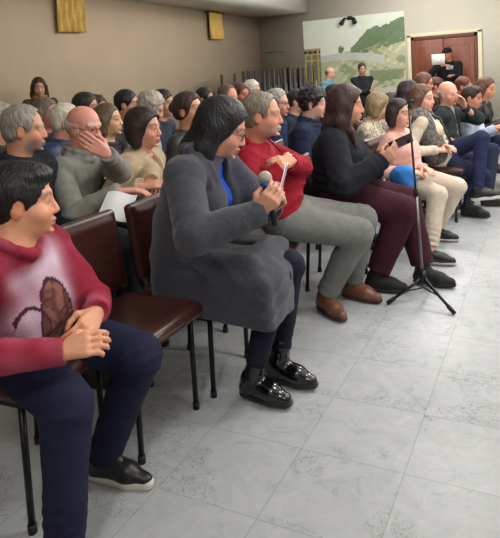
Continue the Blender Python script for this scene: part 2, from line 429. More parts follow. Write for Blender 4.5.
            so=S(); so.cap(G.p(-.035,0,-.07),G.p(.10,0,-.07),.038*s,.044*s,k=.01); so.cap(G.p(.10,0,-.07),G.p(.168,0,-.07),.043*s,.030*s,k=.01)
            so.cut(G.p(0,0,-.089),G.u,.002); so.cut(G.p(0,0,-.068+(.016 if st=='sneaker' else 0)),-G.u,.002)
            sv,sf=so.mesh(min(q,.005) if q<.008 else q*.8)
            mkobj('sole',sv,sf,mat('shoe sole',o.get('solec',(30,28,26)),.6),shoe,base)
            if st=='sneaker' and q<.008:
                mb=MB()
                for i in range(4): 
                    x=.045+i*.022; z=.006-i*.0115; mb.tube([G.p(x,-.028,z-.006),G.p(x+.004,0,z+.013),G.p(x+.008,.028,z-.006)],.0028*s,6)
                mb.build('laces',mat('shoe laces',(40,40,42),.8),shoe,base,smooth=True)
    # ---- top
    tt=o.get('top','sweater'); off=o.get('off',.014)+(.012 if tt in('coat','jacket','puffer') else 0)
    def torso(off,sl=True,hem=-.02,vneck=0,open_=0):
        t=S(); lowP=P+su*hem
        for k,q_ in (('L',1),('R',-1)):
            t.cap(lowP+l*q_*.062*s*w,C+tl*q_*.072*s*w,(.094)*s*w+off,.084*s*w+off,k=.05)
            t.cap(N-su*.04*s,SH[k],.038*s+off,.043*s+off,k=.045)
            if sl:
                sd=nz(WR[k]-EL[k]); t.cap(SH[k],EL[k],.042*s*w+off,.037*s*w+off,k=.03); t.cap(EL[k],WR[k]+sd*.005,.037*s*w+off,.026*s+off*.8,k=.016)
            if female: t.ell(C+tf*.085*s+tl*q_*.065*s-su*.02,.058*s*w+off*.5,k=.05)
        if o.get('belly'): t.ell(P+tf*.07*s+su*.16*s,V(.12,.15,.15)*s*o['belly']+off,np.array([tf,l,su]),.06)
        t.cap(C-su*.02,N-su*.045*s,.088*s+off,.06*s+off,k=.05)
        return t
    t=torso(off,hem=o.get('hem',-.02))
    if tt=='coat' and 'coatfn' in o: o['coatfn'](t)
    cl=o.get('collar','crew')
    NB=N-su*.01
    nd=nz(H.p(-.02,0,-.06)-N)
    def ring(t,c,ax,R,r,n=10,front=True,drop=0,gap=0):
        a0=nz(tf-ax*(tf@ax)); b0=np.cross(ax,a0); pts=[]
        for i in range(n+1):
            an_=gap+ (2*math.pi-2*gap)*i/n; pts.append(c+R*(a0*math.cos(an_)+b0*math.sin(an_))-ax*drop*max(0,math.cos(an_)))
        for a,b_ in zip(pts,pts[1:]): t.cap(a,b_,r,r,k=.012)
    if cl=='crew': ring(t,N+nd*.012*s,nd,.073*s,.014*s+.002,drop=.02)
    if cl=='high': ring(t,N+nd*.015*s,nd,.078*s,.02*s,drop=.02); ring(t,N+nd*.045*s,nd,.078*s,.015*s,drop=.015)
    if cl=='lapel': ring(t,N+nd*.022*s,nd,.082*s,.017*s,drop=.075,gap=.35); ring(t,N+nd*.0*s,nd,.092*s,.02*s,drop=.10,gap=.35)
    if cl=='hood': ring(t,N+nd*.008*s,nd,.080*s,.02*s,drop=.03); t.ell(N-tf*.10*s+su*.0,V(.05,.10,.07)*s,np.array([tf,l,su]),.04)
    if o.get('vneck'):
        d_=o['vneck']*s
        for i in range(6):
            x=i/5; t.ell(N+tf*(.105*s+off)-su*(.02+d_*x)*s,V(.05+off,.045*(1-x)+.012,.03)*s,np.array([tf,tl,su]),.008,'s')
    if o.get('openf'):
        t.box(C+tf*.16*s-su*.05,V(.13,o['openf'],.30)*s,np.array([tf,tl,su]),.01,.02,'s')
    for k in 'LR':
        sd=nz(WR[k]-EL[k]); t.ell(WR[k]+sd*.062*s,.06*s,k=.006,op='s')
    wr_amp=o.get('wr_amp',1.)
    def disp(p):
        r=.003*snoise(p,24,seed)+.0035*snoise(p*V(1,1,.45),38,seed+3)
        for k in 'LR':
            for J,A_,B_,a_ in ((EL[k],SH[k],WR[k],.0075),(SH[k],N,EL[k],.005),(WR[k],EL[k],WR[k],.004)):
                dist=((p-J)**2).sum(-1); ax=nz(B_-A_); r=r+a_*.8*(1-np.abs(np.sin((p-J)@ax*58+3.2*snoise(p,9,seed)))*2)*np.exp(-dist/.012)*(.6+.7*snoise(p,15,seed+5))
        wd=((p-(P+su*.1))@su); r=r+.005*(1-2*np.abs(np.sin(wd*40+3.5*snoise(p,8,seed))))*np.exp(-(wd/.12)**2)
        if tt=='puffer': r=r+.010*np.abs(np.sin(p[...,2]*38+.5*snoise(p,8,seed)))-.004
        return r*s*wr_amp
    cv,cf=t.mesh(max(q,.0055),disp)
    cm=cloth(o.get('cc',(90,90,95)),o.get('ck','cotton')); cols=None
    if 'cfn' in o:
        cols=o['cfn'](cv,dict(P=P,N=N,C=C,tf=tf,tl=tl,su=su,SH=SH,EL=EL,WR=WR)); cm=cloth((1,1,1),'vcol')
    nm={'coat':'coat','jacket':'jacket','puffer':'jacket','shirt':'shirt','hoodie':'hoodie'}.get(tt,'sweater')
    mkobj(nm,cv,cf,cm,body,base,colors=cols)
    if 'inner' in o:
        ti=torso(.008,sl=False); ring(ti,N+nd*.02*s,nd,.064*s,.011*s,drop=.02)
        if o.get('innerv'): 
            for i in range(4): ti.ell(N+tf*(.09*s)-su*(.02+o['innerv']*i/3)*s,V(.04,.035*(1-i/3)+.012,.03)*s,np.array([tf,tl,su]),.008,'s')
        iv,if_=ti.mesh(max(q,.007)); mkobj('shirt',iv,if_,cloth(o['inner']),body,base)
    if o.get('scarf'):
        ts=S(); ring(ts,N+nd*.03*s,nd,.075*s,.028*s,drop=.02); v_,f_=ts.mesh(max(q,.007),lambda p:.006*np.sin(p[...,2]*180+3*snoise(p,20,seed))); mkobj('scarf',v_,f_,cloth(o['scarf'],'speckle'),body,base)
    # ---- hair
    hk=o.get('hair','short')
    if hk!='none':
        hb=hair_sdf(hk,H,N,o); fr=o.get('hfreq',16)
        def hdisp(p):
            x=((p-H.o)@H.B.T)/H.s; az=np.arctan2(x[...,1],-x[...,0]+.02); 
            if hk=='curly': return .008*snoise(p,85,seed)+.006*snoise(p,170,seed)
            if hk=='cap': return 0*az
            return (.0014 if q<.0055 else .002)*np.sin(az*fr*(4.2 if q<.0055 else 2.8)+x[...,2]*25+5.5*snoise(p,24,seed))+.0024*snoise(p*V(1,1,.5),75,seed)+.002*snoise(p,30,seed)
        hv,hf=hb.mesh(min(max(q,.0045),.012),hdisp)
        mkobj('cap' if hk=='cap' else 'hair',hv,hf,cloth(hairc) if hk=='cap' else hairmat(hairc),body,base)
    if o.get('beard'):
        hb=S(); hb.ell(H.p(.036,0,-.078),V(.058,.055,.042)*H.s,H.B,.01); hb.ell(H.p(.08,0,-.1),V(.022,.026,.022)*H.s,H.B,.02); hb.cap(H.p(.093,-.024,-.056),H.p(.093,.024,-.056),.009*H.s,k=.01)
        hb.ell(H.p(.11,0,-.072),V(.03,.018,.012)*H.s,H.B,.004,'s'); hb.cut(H.p(0,0,-.052),-H.u); hb.cut(H.p(.0,0,0),H.f)
        v_,f_=hb.mesh(min(q,.008),lambda p:.002*snoise(p,150,seed)); mkobj('beard',v_,f_,hairmat(o['beard']),body,base)
    if o.get('glasses'):
        mb=MB()
        for q_ in (-1,1):
            pts=[H.p(.100+.0*math.cos(a),q_*(.032+.024*math.cos(a)),-.004+.017*math.sin(a)) for a in np.linspace(0,2*math.pi,15)]
            mb.tube(pts,.0016*H.s,6); mb.tube([H.p(.100,q_*.056,0),H.p(.06,q_*.078,.002),H.p(-.005,q_*.086,.004)],.0016*H.s,6)
        mb.tube([H.p(.1,-.009,0),H.p(.106,0,.003),H.p(.1,.009,0)],.0016*H.s,6)
        mb.build('glasses',mat('spectacle frame',o.get('gc',(30,25,25)),.3),body,base,smooth=True)
    o['_']=dict(P=P,N=N,SH=SH,EL=EL,WR=WR,HP=HP,KN=KN,AN=AN,H=H,base=base,tf=tf,tl=tl,su=su,C=C,body=body)
    return o['_']
# ================================================================== THE SETTING
WX, FY_, RX_, BY, CZ, SZ = -5.95, 12.5, 3.6, -2.5, 3.45, 2.76
def shell(name,lo,hi,m): return tag(MB().quadbox(lo,hi).build(name,m),kind='structure')
def floormat():
    m=bpy.data.materials.new('pale marbled vinyl tiles'); m.use_nodes=True; nt=m.node_tree; N=nt.nodes; L=nt.links; b=N['Principled BSDF']
    tc=N.new('ShaderNodeTexCoord'); g=N.new('ShaderNodeNewGeometry')
    def math_(op,a,b_=None,c_=None):
        n=N.new('ShaderNodeMath'); n.operation=op
        for i,x in enumerate((a,b_,c_)):
            if x is None: continue
            if isinstance(x,(int,float)): n.inputs[i].default_value=x
            else: L.new(x,n.inputs[i])
        return n.outputs[0]
    sx=N.new('ShaderNodeSeparateXYZ'); L.new(g.outputs['Position'],sx.inputs[0])
    lines=[]
    for ax,o_ in ((0,-.45),(1,1.51)):
        a=math_('ADD',sx.outputs[ax],-o_+38*1.0); fr=math_('FRACT',math_('DIVIDE',a,.38)); d=math_('MULTIPLY',math_('MINIMUM',fr,math_('SUBTRACT',1,fr)),.38)
        lines.append(math_('LESS_THAN',d,.0022))
    ln=math_('MAXIMUM',*lines)
    # per tile offset so the marbling breaks at the joints
    def tid(ax,o_): return math_('FLOOR',math_('DIVIDE',math_('ADD',sx.outputs[ax],-o_+38.0),.38))
    cb=N.new('ShaderNodeCombineXYZ'); L.new(math_('MULTIPLY',tid(0,-.45),3.7),cb.inputs[0]); L.new(math_('MULTIPLY',tid(1,1.51),5.3),cb.inputs[1])
    ad=N.new('ShaderNodeVectorMath'); ad.operation='ADD'; L.new(g.outputs['Position'],ad.inputs[0]); L.new(cb.outputs[0],ad.inputs[1])
    n1=N.new('ShaderNodeTexNoise'); n1.inputs['Scale'].default_value=9; n1.inputs['Detail'].default_value=7; n1.inputs['Roughness'].default_value=.7; n1.inputs['Distortion'].default_value=1.2; L.new(ad.outputs[0],n1.inputs[0])
    r1=N.new('ShaderNodeValToRGB'); L.new(n1.outputs[0],r1.inputs[0]); e=r1.color_ramp.elements
    e[0].position=.26; e[0].color=rgb((146,152,158)); e[1].position=.42; e[1].color=rgb((174,177,180)); x=e.new(.7); x.color=rgb((187,190,193))
    n3=N.new('ShaderNodeTexNoise'); n3.inputs['Scale'].default_value=2.2; L.new(ad.outputs[0],n3.inputs[0])
    # dark broken veins, in patches
    n2=N.new('ShaderNodeTexNoise'); n2.inputs['Scale'].default_value=34; n2.inputs['Detail'].default_value=4; n2.inputs['Distortion'].default_value=1.2; L.new(ad.outputs[0],n2.inputs[0])
    vein=math_('LESS_THAN',math_('ABSOLUTE',math_('SUBTRACT',n2.outputs[0],.5)),.02)
    patch=math_('GREATER_THAN',n3.outputs[0],.55)
    vn=math_('MULTIPLY',math_('MULTIPLY',vein,patch),.45)
    mx=N.new('ShaderNodeMix'); mx.data_type='RGBA'; L.new(vn,mx.inputs[0]); L.new(r1.outputs[0],mx.inputs[6]); mx.inputs[7].default_value=rgb((98,102,102))
    m2=N.new('ShaderNodeMix'); m2.data_type='RGBA'; L.new(math_('MULTIPLY',ln,.35),m2.inputs[0]); L.new(mx.outputs[2],m2.inputs[6]); m2.inputs[7].default_value=rgb((110,110,106))
    L.new(m2.outputs[2],b.inputs['Base Color']); b.inputs['Roughness'].default_value=.38; b.inputs['Specular IOR Level'].default_value=.4
    return m
WALL=mat('beige painted plaster',(184,165,142),.9,mottled=.04,mscale=1.5,bump=.05,bscale=60)
FAR=mat('cream painted plaster',(204,199,184),.9,mottled=.03,mscale=1.5,bump=.05,bscale=60)
CEIL=mat('white ceiling paint',(232,230,224),.9)
shell('floor',(WX-.1,BY-.1,-.1),(RX_+.1,FY_+.1,0),floormat())
shell('wall_left',(WX-.12,BY,0),(WX,FY_,CZ),WALL)
shell('wall_far',(WX-.12,FY_,0),(RX_+.12,FY_+.12,CZ),FAR)
shell('wall_right',(RX_,BY,0),(RX_+.12,FY_,CZ),FAR)
shell('wall_near',(WX-.12,BY-.12,0),(RX_+.12,BY,CZ),FAR)
shell('ceiling',(WX-.12,BY-.12,CZ),(RX_+.12,FY_+.12,CZ+.1),CEIL)
shell('trim_1',(WX,BY,SZ),(-4.72,FY_,CZ),CEIL)
shell('trim_2',(-5.83,FY_-.02,1.95),(-5.0,FY_,1.975),mat('grey rail paint',(120,112,98),.6))
shell('baseboard_far',(WX,FY_-.015,0),(-2.5,FY_,.09),mat('brown skirting',(92,70,52),.5))
shell('baseboard_left',(WX,BY,0),(WX+.015,FY_,.09),mat('brown skirting',(92,70,52),.5))
# door with two leaves
WOOD=mat('red brown door wood',(128,66,40),.45,mottled=.22,mscale=3,stretch=(6,6,.5)); WOODF=mat('dark door frame wood',(96,52,34),.5)
dr=bpy.data.objects.new('door_1',None); COL.objects.link(dr); dr.location=(-1.85,FY_-.02,0); dr['kind']='structure'
for x0,x1 in ((-.58,-.005),(.005,.58)):
    lf=MB().quadbox((x0,-.035,.01),(x1,0,1.95))
    for z0,z1 in ((.15,.85),(1.0,1.8)): 
        lf.quadbox((x0+.09,-.047,z0),(x1-.09,-.034,z1))
    l_=lf.build('door_leaf',WOOD,dr,bevel=.006)
    hx=x1-.05 if x0<0 else x0+.05
    MB().tube([V(hx,-.04,1.02),V(hx,-.085,1.02),V(hx+(-.09 if x0<0 else .09),-.09,1.02)],.009,8).build('door_handle',CHROME,l_,smooth=True)
MB().quadbox((-.64,-.05,0),(-.58,.01,2.02)).quadbox((.58,-.05,0),(.64,.01,2.02)).quadbox((-.64,-.05,1.95),(.64,.01,2.02)).build('door_frame',WOODF,dr,bevel=.004)
MB().quadbox((.645,-.03,0),(.72,.015,2.06)).quadbox((-.72,-.03,0),(-.645,.015,2.06)).quadbox((-.72,-.03,2.022),(.72,.015,2.09)).build('door_architrave',mat('cream gloss paint',(226,216,180),.4),dr,bevel=.003)
# ------------------------------------------------------------------ landscape mural on the far wall
def mural():
    x0,x1,z0,z1=-4.86,-2.62,.75,2.58; nx,nz_=220,180
    gx,gz=np.meshgrid(np.linspace(0,1,nx),np.linspace(0,1,nz_),indexing='ij')
    vs=np.stack([x0+(x1-x0)*gx,np.full_like(gx,FY_-.012),z0+(z1-z0)*gz],-1).reshape(-1,3)
    idx=np.arange(nx*nz_).reshape(nx,nz_)
    fs=np.stack([idx[:-1,:-1],idx[1:,:-1],idx[1:,1:],idx[:-1,1:]],-1).reshape(-1,4)
    u_,v_=gx.ravel(),gz.ravel(); P=np.stack([u_*9,v_*9,0*u_],-1); n=snoise(P,2.3,3)+.5*snoise(P,6.1,1); n2=snoise(P,11,2)
    sky=np.array(lin((220,226,210)))[None]*(1+.04*n[:,None]); C=sky.copy()
    def over(m,c,var=.12): 
        c=np.array(lin(c))[None]*(1+var*(n+n2*.6)[:,None]); C[m]=c[m]
    hill=.30+.50*u_+.03*n
    ridge=.50+.29*np.clip((u_-.25)/.75,0,1)**.8+.012*n2
    over(v_<ridge,(176,180,138),.08)
    trees=(v_<ridge+.03+.15*np.clip((u_-.5)*7,0,1)*(.8+.12*n))&(v_>ridge-.07-.05*(u_))&(u_>.48)
    over(trees,(104,126,92),.14)
    lone=((u_-.385)**2/.0008+(v_-ridge-.05)**2/.0016<1+.4*n2); over(lone,(110,122,86),.2); 
    trunk=(np.abs(u_-.385)<.005)&(v_>ridge-.01)&(v_<ridge+.04); over(trunk,(86,84,60))
    over((v_<.60+.05*n)&(v_<ridge-.10),(184,184,152),.08)
    rocks=(n2+.6*n>.55)&(v_<ridge-.08)&(v_>.25); over(rocks,(206,202,178),.06)
    over((n*1.1+n2*.3<-.55)&(v_<ridge-.05)&(u_>.35),(150,160,120),.1)
    road=(np.abs(v_-.44-.10*np.sin(u_*3+.4))<.035+.02*u_)&(u_<.8); over(road,(192,196,186),.05)
    over((np.abs(u_-.82)<.16)&(np.abs(v_-.30-.02*n)<.06),(134,146,108),.14)
    over(v_<.16+.03*n,(196,196,180),.05)
    # painted timber hut at the left edge
    hut=(u_<.17)&(v_<.66); over(hut,(112,116,96),.12)
    for a in (.012,.075,.145): over(hut&(np.abs(u_-a)<.009),(182,158,96),.05)
    for b_ in (.65,.59,.52): over(hut&(np.abs(v_-b_)<.008),(184,160,98),.05)
    over(hut&(np.abs(v_-.62)<.02)&(np.sin(u_*120)>0),(44,48,44),.05)
    r=bpy.data.objects.new('landscape_mural',None); COL.objects.link(r); r.location=(x0,FY_,z0)
    L0=(x0,FY_,z0)
    mkobj('printed_face',vs,fs[:,::-1] if False else fs,mat('printed landscape paper',(1,1,1),.6,vcol=True),r,L0)
    bpy.data.objects[-1] if False else None
    o=r.children[0]; ca=o.data.color_attributes.new('Col','FLOAT_COLOR','POINT'); c4=np.ones((len(vs),4),np.float32); c4[:,:3]=np.clip(C,0,1); ca.data.foreach_set('color',c4.ravel())
    MB().quadbox((x0,FY_-.0112,z0),(x1,FY_-.001,z1)).build('backing_board',mat('pale board',(214,212,196),.7),r,L0)
    tag(r,'large landscape picture of a green hillside left of the brown double door','picture')
mural()
# ------------------------------------------------------------------ twin wall spotlight
r=bpy.data.objects.new('wall_spotlight',None); COL.objects.link(r); sp=V(-3.77,FY_-.01,2.50); r.location=sp
BL=mat('matt black lamp housing',(28,28,28),.5)
MB().tube([V(-.11,-.09,.045),V(.11,-.09,.045)],.014,8).tube([V(0,0,.045),V(0,-.09,.045)],.014,8).quadbox((-.05,-.015,.01),(.05,0,.09)).build('bracket',BL,r,smooth=False)
for k in (-1,1): 
    hd_=MB().tube([V(k*.10,-.09,.04),V(k*.125,-.12,-.01),V(k*.15,-.16,-.075)],[.025,.04,.052],12).build('lamp_head',BL,r,smooth=True)
tag(r,'small black twin-headed spotlight mounted high over the landscape picture','spotlight')
# ------------------------------------------------------------------ mustard curtains high on the left wall
def curtain(y0,y1,z0,z1,label,seed):
    n=70; mz=16; t=np.linspace(0,1,n)
    vs=[];
    for side in (0,1):
        for j in range(mz):
            z=z1+(z0-z1)*j/(mz-1); a=.018+.016*j/(mz-1)
            for i in range(n):
                y=y0+(y1-y0)*t[i]; x=WX+.07+a*math.sin(t[i]*26+seed+.4*math.sin(j*.3))+.006*math.sin(t[i]*61+j*.5)+side*.004
                vs.append((x,y,z+.02*t[i]*(j/(mz-1))))
    vs=np.array(vs); fs=[]
    I=lambda s,j,i:(s*mz+j)*n+i
    for j in range(mz-1):
        for i in range(n-1):
            fs.append([I(0,j,i),I(0,j,i+1),I(0,j+1,i+1),I(0,j+1,i)]); fs.append([I(1,j,i),I(1,j+1,i),I(1,j+1,i+1),I(1,j,i+1)])
    for j in range(mz-1): fs.append([I(0,j,0),I(0,j+1,0),I(1,j+1,0),I(1,j,0)]); fs.append([I(0,j,n-1),I(1,j,n-1),I(1,j+1,n-1),I(0,j+1,n-1)])
    for i in range(n-1): fs.append([I(0,mz-1,i),I(0,mz-1,i+1),I(1,mz-1,i+1),I(1,mz-1,i)])
    r=bpy.data.objects.new('curtain',None); COL.objects.link(r); L0=V(WX,y0,z0); r.location=L0
    mkobj('fabric',vs,np.array(fs),mat('mustard curtain fabric',(206,172,92),.85,mottled=.12,mscale=20,sheen=.2),r,L0)
    MB().tube([V(WX+.07,y0-.10,z1),V(WX+.07,y1+.10,z1)],.012,8).tube([V(WX,y0-.06,z1),V(WX+.07,y0-.06,z1)],.008,6).tube([V(WX,y1+.06,z1),V(WX+.07,y1+.06,z1)],.008,6).build('curtain_rod',mat('dark rod',(60,48,36),.5),r,L0,smooth=True)
    tag(r,label,'curtain')
curtain(6.06,6.60,2.17,2.73,'short mustard curtain high on the beige wall, left one above the standing woman',0)
curtain(10.1,10.62,2.20,2.73,'short mustard curtain high on the beige wall, right one nearer the room corner',2)
# ------------------------------------------------------------------ folded tables stood on end against the walls
def folded_table():
    r=bpy.data.objects.new('folded_table',None); COL.objects.link(r)
    MB().quadbox((-.018,-.36,.0),(.018,.36,1.48)).build('table_top',mat('dark laminate',(46,40,38),.5),r,bevel=.006)
    MB().quadbox((-.023,-.372,.0),(-.0185,-.36,1.49)).quadbox((-.023,-.372,1.482),(.023,.372,1.492)).quadbox((-.023,-.375,.0),(.023,-.362,1.49)).build('edge_strip',mat('grey edge strip',(52,48,46),.5),r)
    for z in (.25,1.2):
        MB().tube([V(.04,-.28,z),V(.04,.28,z)],.013,8).tube([V(.04,-.28,z),V(.04,-.28,.72 if z<.7 else .78)],.013,8).tube([V(.04,.28,z),V(.04,.28,.72 if z<.7 else .78)],.013,8).build('folding_leg',mat('grey steel tube',(150,148,144),.35,metal=.6),r,smooth=True)
    return r
spots=[]
for px,d_ in ((222,10.9),(235,11.0),(244,11.1),(249,11.15),(254,11.2),(259,11.25),(264,11.3),(269,11.35),(274,11.4),(279,11.45),(284,11.5),(289,11.55),(294,11.6),(299,11.65),(304,11.7),(309,11.7),(314,11.7)):
    p=at(px,80,d_); spots.append((max(p[0],WX+.3),min(p[1],FY_-.45),px))
ft=folded_table(); first=True
for i,(x,y,px) in enumerate(spots):
    if first: t=ft; first=False
    else:
        t=ft.copy(); COL.objects.link(t)
        for ch in list(ft.children): c=ch.copy(); COL.objects.link(c); c.parent=t
    t.location=(x,y,0); t.rotation_euler=(0,0,math.radians(117-math.degrees(math.atan2(1,0))-math.degrees(math.atan((px-250)/588))+random.uniform(-3,3))); t.scale=(1,1,(1.0+.002*i)*random.choice((1,.98,1.02)))
    g='folded tables stood on end in the far left corner'
    tag(t,'dark folded table stood upright in the packed row at the far left corner' if px>240 else ('dark folded table standing alone at the left end of the corner row' if px<230 else 'dark folded table standing second from the left end of the row in the corner'),'folding table',g)
# ------------------------------------------------------------------ unseen hall lights, with added fill lamps among them
def lamp(x,y,z,e,col=(1,.975,.95)):
    l=bpy.data.lights.new('ceiling_and_fill_lamp','POINT'); l.shadow_soft_size=.18; l.energy=e; l.color=col
    o=bpy.data.objects.new('ceiling_and_fill_lamp',l); COL.objects.link(o); o.location=(x,y,z)
for x,y,e in ((-.2,-.8,66),(2.2,.6,38),(.2,2.4,66),(2.4,3.6,82),(-.4,5.0,84),(2.2,6.6,85),(-.8,8.0,95),(1.8,9.4,62),(-2.6,8.8,58),(-2.3,10.6,72),(-3.4,6.4,12)):  # front-right and back-left ones added to brighten faces, far corner and left wall
    lamp(x,y,3.18 if y>10 else (3.05 if x<-2 else 2.8),e)
SC.view_settings.exposure=.25
w_=bpy.data.worlds.new('world'); SC.world=w_; w_.use_nodes=True; w_.node_tree.nodes['Background'].inputs[0].default_value=(.5,.5,.5,1); w_.node_tree.nodes['Background'].inputs[1].default_value=.2
# ================================================================== CHAIRS
VINYL=mat('burgundy brown vinyl',(64,32,28),.32,bump=.05,bscale=80,coat=.3)
def chair_proto():
    r=bpy.data.objects.new('stacking_chair',None); COL.objects.link(r)
    b=S(); b.box((0,0,.455),(.205,.205,.028),r=.026,k=.01); b.box((.0,0,.47),(.17,.17,.022),r=.02,k=.03)
    v,f=b.mesh(.008); mkobj('seat',v,f,VINYL,r)
    tl_=math.radians(-8); B=np.array([[math.cos(tl_),0,-math.sin(tl_)],[0,1,0],[math.sin(tl_),0,math.cos(tl_)]])
    b=S(); b.box((-.225,0,.68),(.022,.20,.175),B,r=.02,k=.01); b.box((-.218,0,.68),(.022,.165,.14),B,r=.02,k=.03)
    v,f=b.mesh(.008); mkobj('backrest',v,f,VINYL,r)
    for sx in (1,-1):
        for sy in (1,-1):
            MB().tube([V(.13 if sx>0 else -.17,sy*.185,.43),V(.125 if sx>0 else -.20,sy*.19,.012)],.0115,10).build('leg',BLACKMETAL,r,smooth=True)
            MB().tube([V(.125 if sx>0 else -.2,sy*.19,.03),V(.125 if sx>0 else -.2,sy*.19,.0)],.0145,10).build('rubber_foot',RUBBER,r.children[-1])
    m=MB()
    for sy in (1,-1):
        m.tube([V(.17,sy*.185,.425),V(-.17,sy*.185,.425)],.0115,8); m.tube([V(-.17,sy*.185,.425),V(-.215,sy*.185,.50),V(-.245,sy*.185,.74)],.0115,8)
    m.tube([V(.165,.185,.425),V(.165,-.185,.425)],.0115,8); m.build('seat_frame',BLACKMETAL,r,smooth=True)
    return r
CP=chair_proto(); used=[0]
def chair(x,y,yaw,label,group=None):
    if used[0]==0: c=CP
    else:
        c=CP.copy(); COL.objects.link(c)
        for ch in list(CP.children):
            k=ch.copy(); COL.objects.link(k); k.parent=c
            for g in ch.children: h=g.copy(); COL.objects.link(h); h.parent=k
    used[0]+=1; c.location=(x,y,0); c.rotation_euler=(0,0,math.radians(yaw)); tag(c,label,'chair',group); return c
def seated(label,clabel,group=None,**o):
    J=person(label,group,**o)
    yaw=math.radians(o.get('yaw',0)); 
    cx,cy=o.get('chair',(J['P'][0]+o.get('coff',.02)*math.cos(yaw),J['P'][1]+o.get('coff',.02)*math.sin(yaw)))
    if clabel: chair(cx,cy,o.get('cyaw',o.get('yaw',0)),clabel,'burgundy vinyl chairs of the audience')
    return J
# ================================================================== FRONT ROW
AU='audience seated in the front row'; AB='audience seated in the rows behind'; AS='people standing at the back of the hall'
def hoodie(v,J):
    f,l,u=J['tf'],J['tl'],J['su']; q=v-J['C']; x,y,z=q@f,q@l,q@u
    n=snoise(v,16,1)+.6*snoise(v,38,2)
    C=np.tile(np.array(lin((142,36,58))),(len(v),1)); 
    dsl=np.minimum(np.linalg.norm(v-J['EL']['L'],axis=1),np.linalg.norm(v-J['EL']['R'],axis=1))
    w=np.clip((.135-np.abs(y)+.02*n)/.07,0,1)*np.clip((x-.02)/.05,0,1)*np.clip((z+.34)/.06,0,1)
    
    def sd(a,b): 
        h=np.clip((v-a)@(b-a)/((b-a)@(b-a)),0,1); return np.linalg.norm(v-a-h[:,None]*(b-a),axis=1)
    dm=np.minimum.reduce([sd(J['SH'][k],J['EL'][k]) for k in 'LR']+[sd(J['EL'][k],J['WR'][k]) for k in 'LR'])
    w*=np.clip((dm-.055)/.03,0,1)*np.clip((.115-z)/.05,0,1)*np.clip(.85+.35*n,0,1); pale=np.array(lin((214,192,210)))
    C=C*(1-w[:,None])+pale*w[:,None]
    w2=np.clip(.3*n,0,.35)[:,None]; C=C*(1-w2)+np.array(lin((206,120,150)))*w2
    # brown printed figure with dark outline
    e=((y-.015)/.055)**2+((z+.09)/.115)**2+.18*n; br=(e<1)&(x>.03); C[br]=np.array(lin((122,78,70)))*(1+.35*np.sin(snoise(v[br],70,3)*5))[:,None]; vn_=br&(np.abs(snoise(v,55,9))<.06); C[vn_]=lin((80,42,50))
    ol=((np.abs(e-1)<.10)|((np.abs(((y+.06)/.045)**2+((z+.09)/.075)**2-1)<.14)))&(x>.03)&(y>-.1); C[ol]=lin((70,36,52))
    return np.clip(C,0,1)
B_=seated('boy in a pink and white hoodie and navy trousers at the left edge','burgundy vinyl chair under the boy in the pink hoodie',AU,
    head=(22,201,1.86),s=.88,hs=1.10,q=.0048,yaw=4,pel=(-1.62,1.36,.565),look=(40,-2,0),fat=.014,w=1.12,belly=1.0,neck=at(12,243,1.84)-V(0,0,.01),
    skin=(212,150,118),hairc=(22,18,20),hair='thick',vol=.012,fringe=-.005,lip=(170,96,92),
    top='hoodie',cfn=hoodie,collar='hood',tc=(30,32,58),tw=.02,cuff=.02,off=.018,
    wrL=at(97,312,1.77),wrR=at(60,352,1.60),handL=(at(84,334,1.68)-at(97,312,1.77),V(-.6,-.2,-.4),1.1),handR=(at(90,343,1.60)-at(60,352,1.60),V(-.3,.5,-.5),.9),
    poleR=(-.5,-.9,-.5),poleL=(-.2,.8,-.8),anL=(-1.41,1.475,.09),anR=(-1.26,1.13,.08),kpL=(1,.35,.9),kpR=(1,-.15,.9),footL=V(1,.12,0),footR=(1,-.25,0),
    shoe='sneaker',shs=1.13,sc=(26,25,27),solec=(205,200,190),chair=(-1.60,1.37))
chair(-1.47,1.79,0,'empty burgundy vinyl chair between the boy and the woman in the grey coat','burgundy vinyl chairs of the audience')
def coatfn(t):
    t.box((-1.295,2.19,.50),(.265,.19,.18),r=.05,k=.05); t.cap((-1.38,2.15,.60),(-1.055,2.12,.53),.11,.098,k=.04)
    t.box((-1.245,2.11,.455),(.280,.14,.15),np.array([[1,0,.0],[0,1,0],[0,0,1]],float),r=.045,k=.06)
    t.ell((-1.43,2.2,.72),(.17,.22,.22),k=.06)
    t.cut((0,0,.335),(0.06,0,1),.01)
PH=at(282,180,2.36); MI=at(265,178,2.27)
wR=at(257,214,2.25); wL=at(270,208,2.42)
CW=seated('black-haired woman with glasses in a long charcoal coat holding a microphone','burgundy vinyl chair under the woman in the long charcoal coat',AU,
    head=(222,128,2.50),q=.0052,f=1,w=1.08,yaw=4,pel=(-1.46,2.24,.60),look=(22,-22,0),neck=at(204,158,2.5),
    skin=(208,152,128),hairc=(17,17,22),hair='long',vol=.016,open=-.006,glasses=1,gc=(60,22,30),lip=(170,70,72),
    top='coat',wr_amp=.6,coatfn=coatfn,cc=(64,65,76),ck='wool',collar='lapel',vneck=.10,inner=(36,84,190),off=.022,openf=.03,
    wrR=wR,wrL=wL,handR=(at(271,199,2.22)-wR,V(-.4,.75,.1),1.2),handL=(at(284,194,2.36)-wL,V(-.35,-.8,.2),1.1),
    poleR=(-.3,-.9,-.6),poleL=(-.1,.9,-.6),anR=atz(253,378,.10),anL=atz(279,362,.10),footR=atz(281,398,0)-atz(252,390,0),footL=atz(305,376,0)-atz(282,371,0),
    tc=(28,30,46),cuff=.1,shoe='boot',shs=.94,sc=(14,14,17),srough=.16,sm=mat('black patent leather',(12,12,15),.12,coat=.6),chair=(-1.46,2.27))
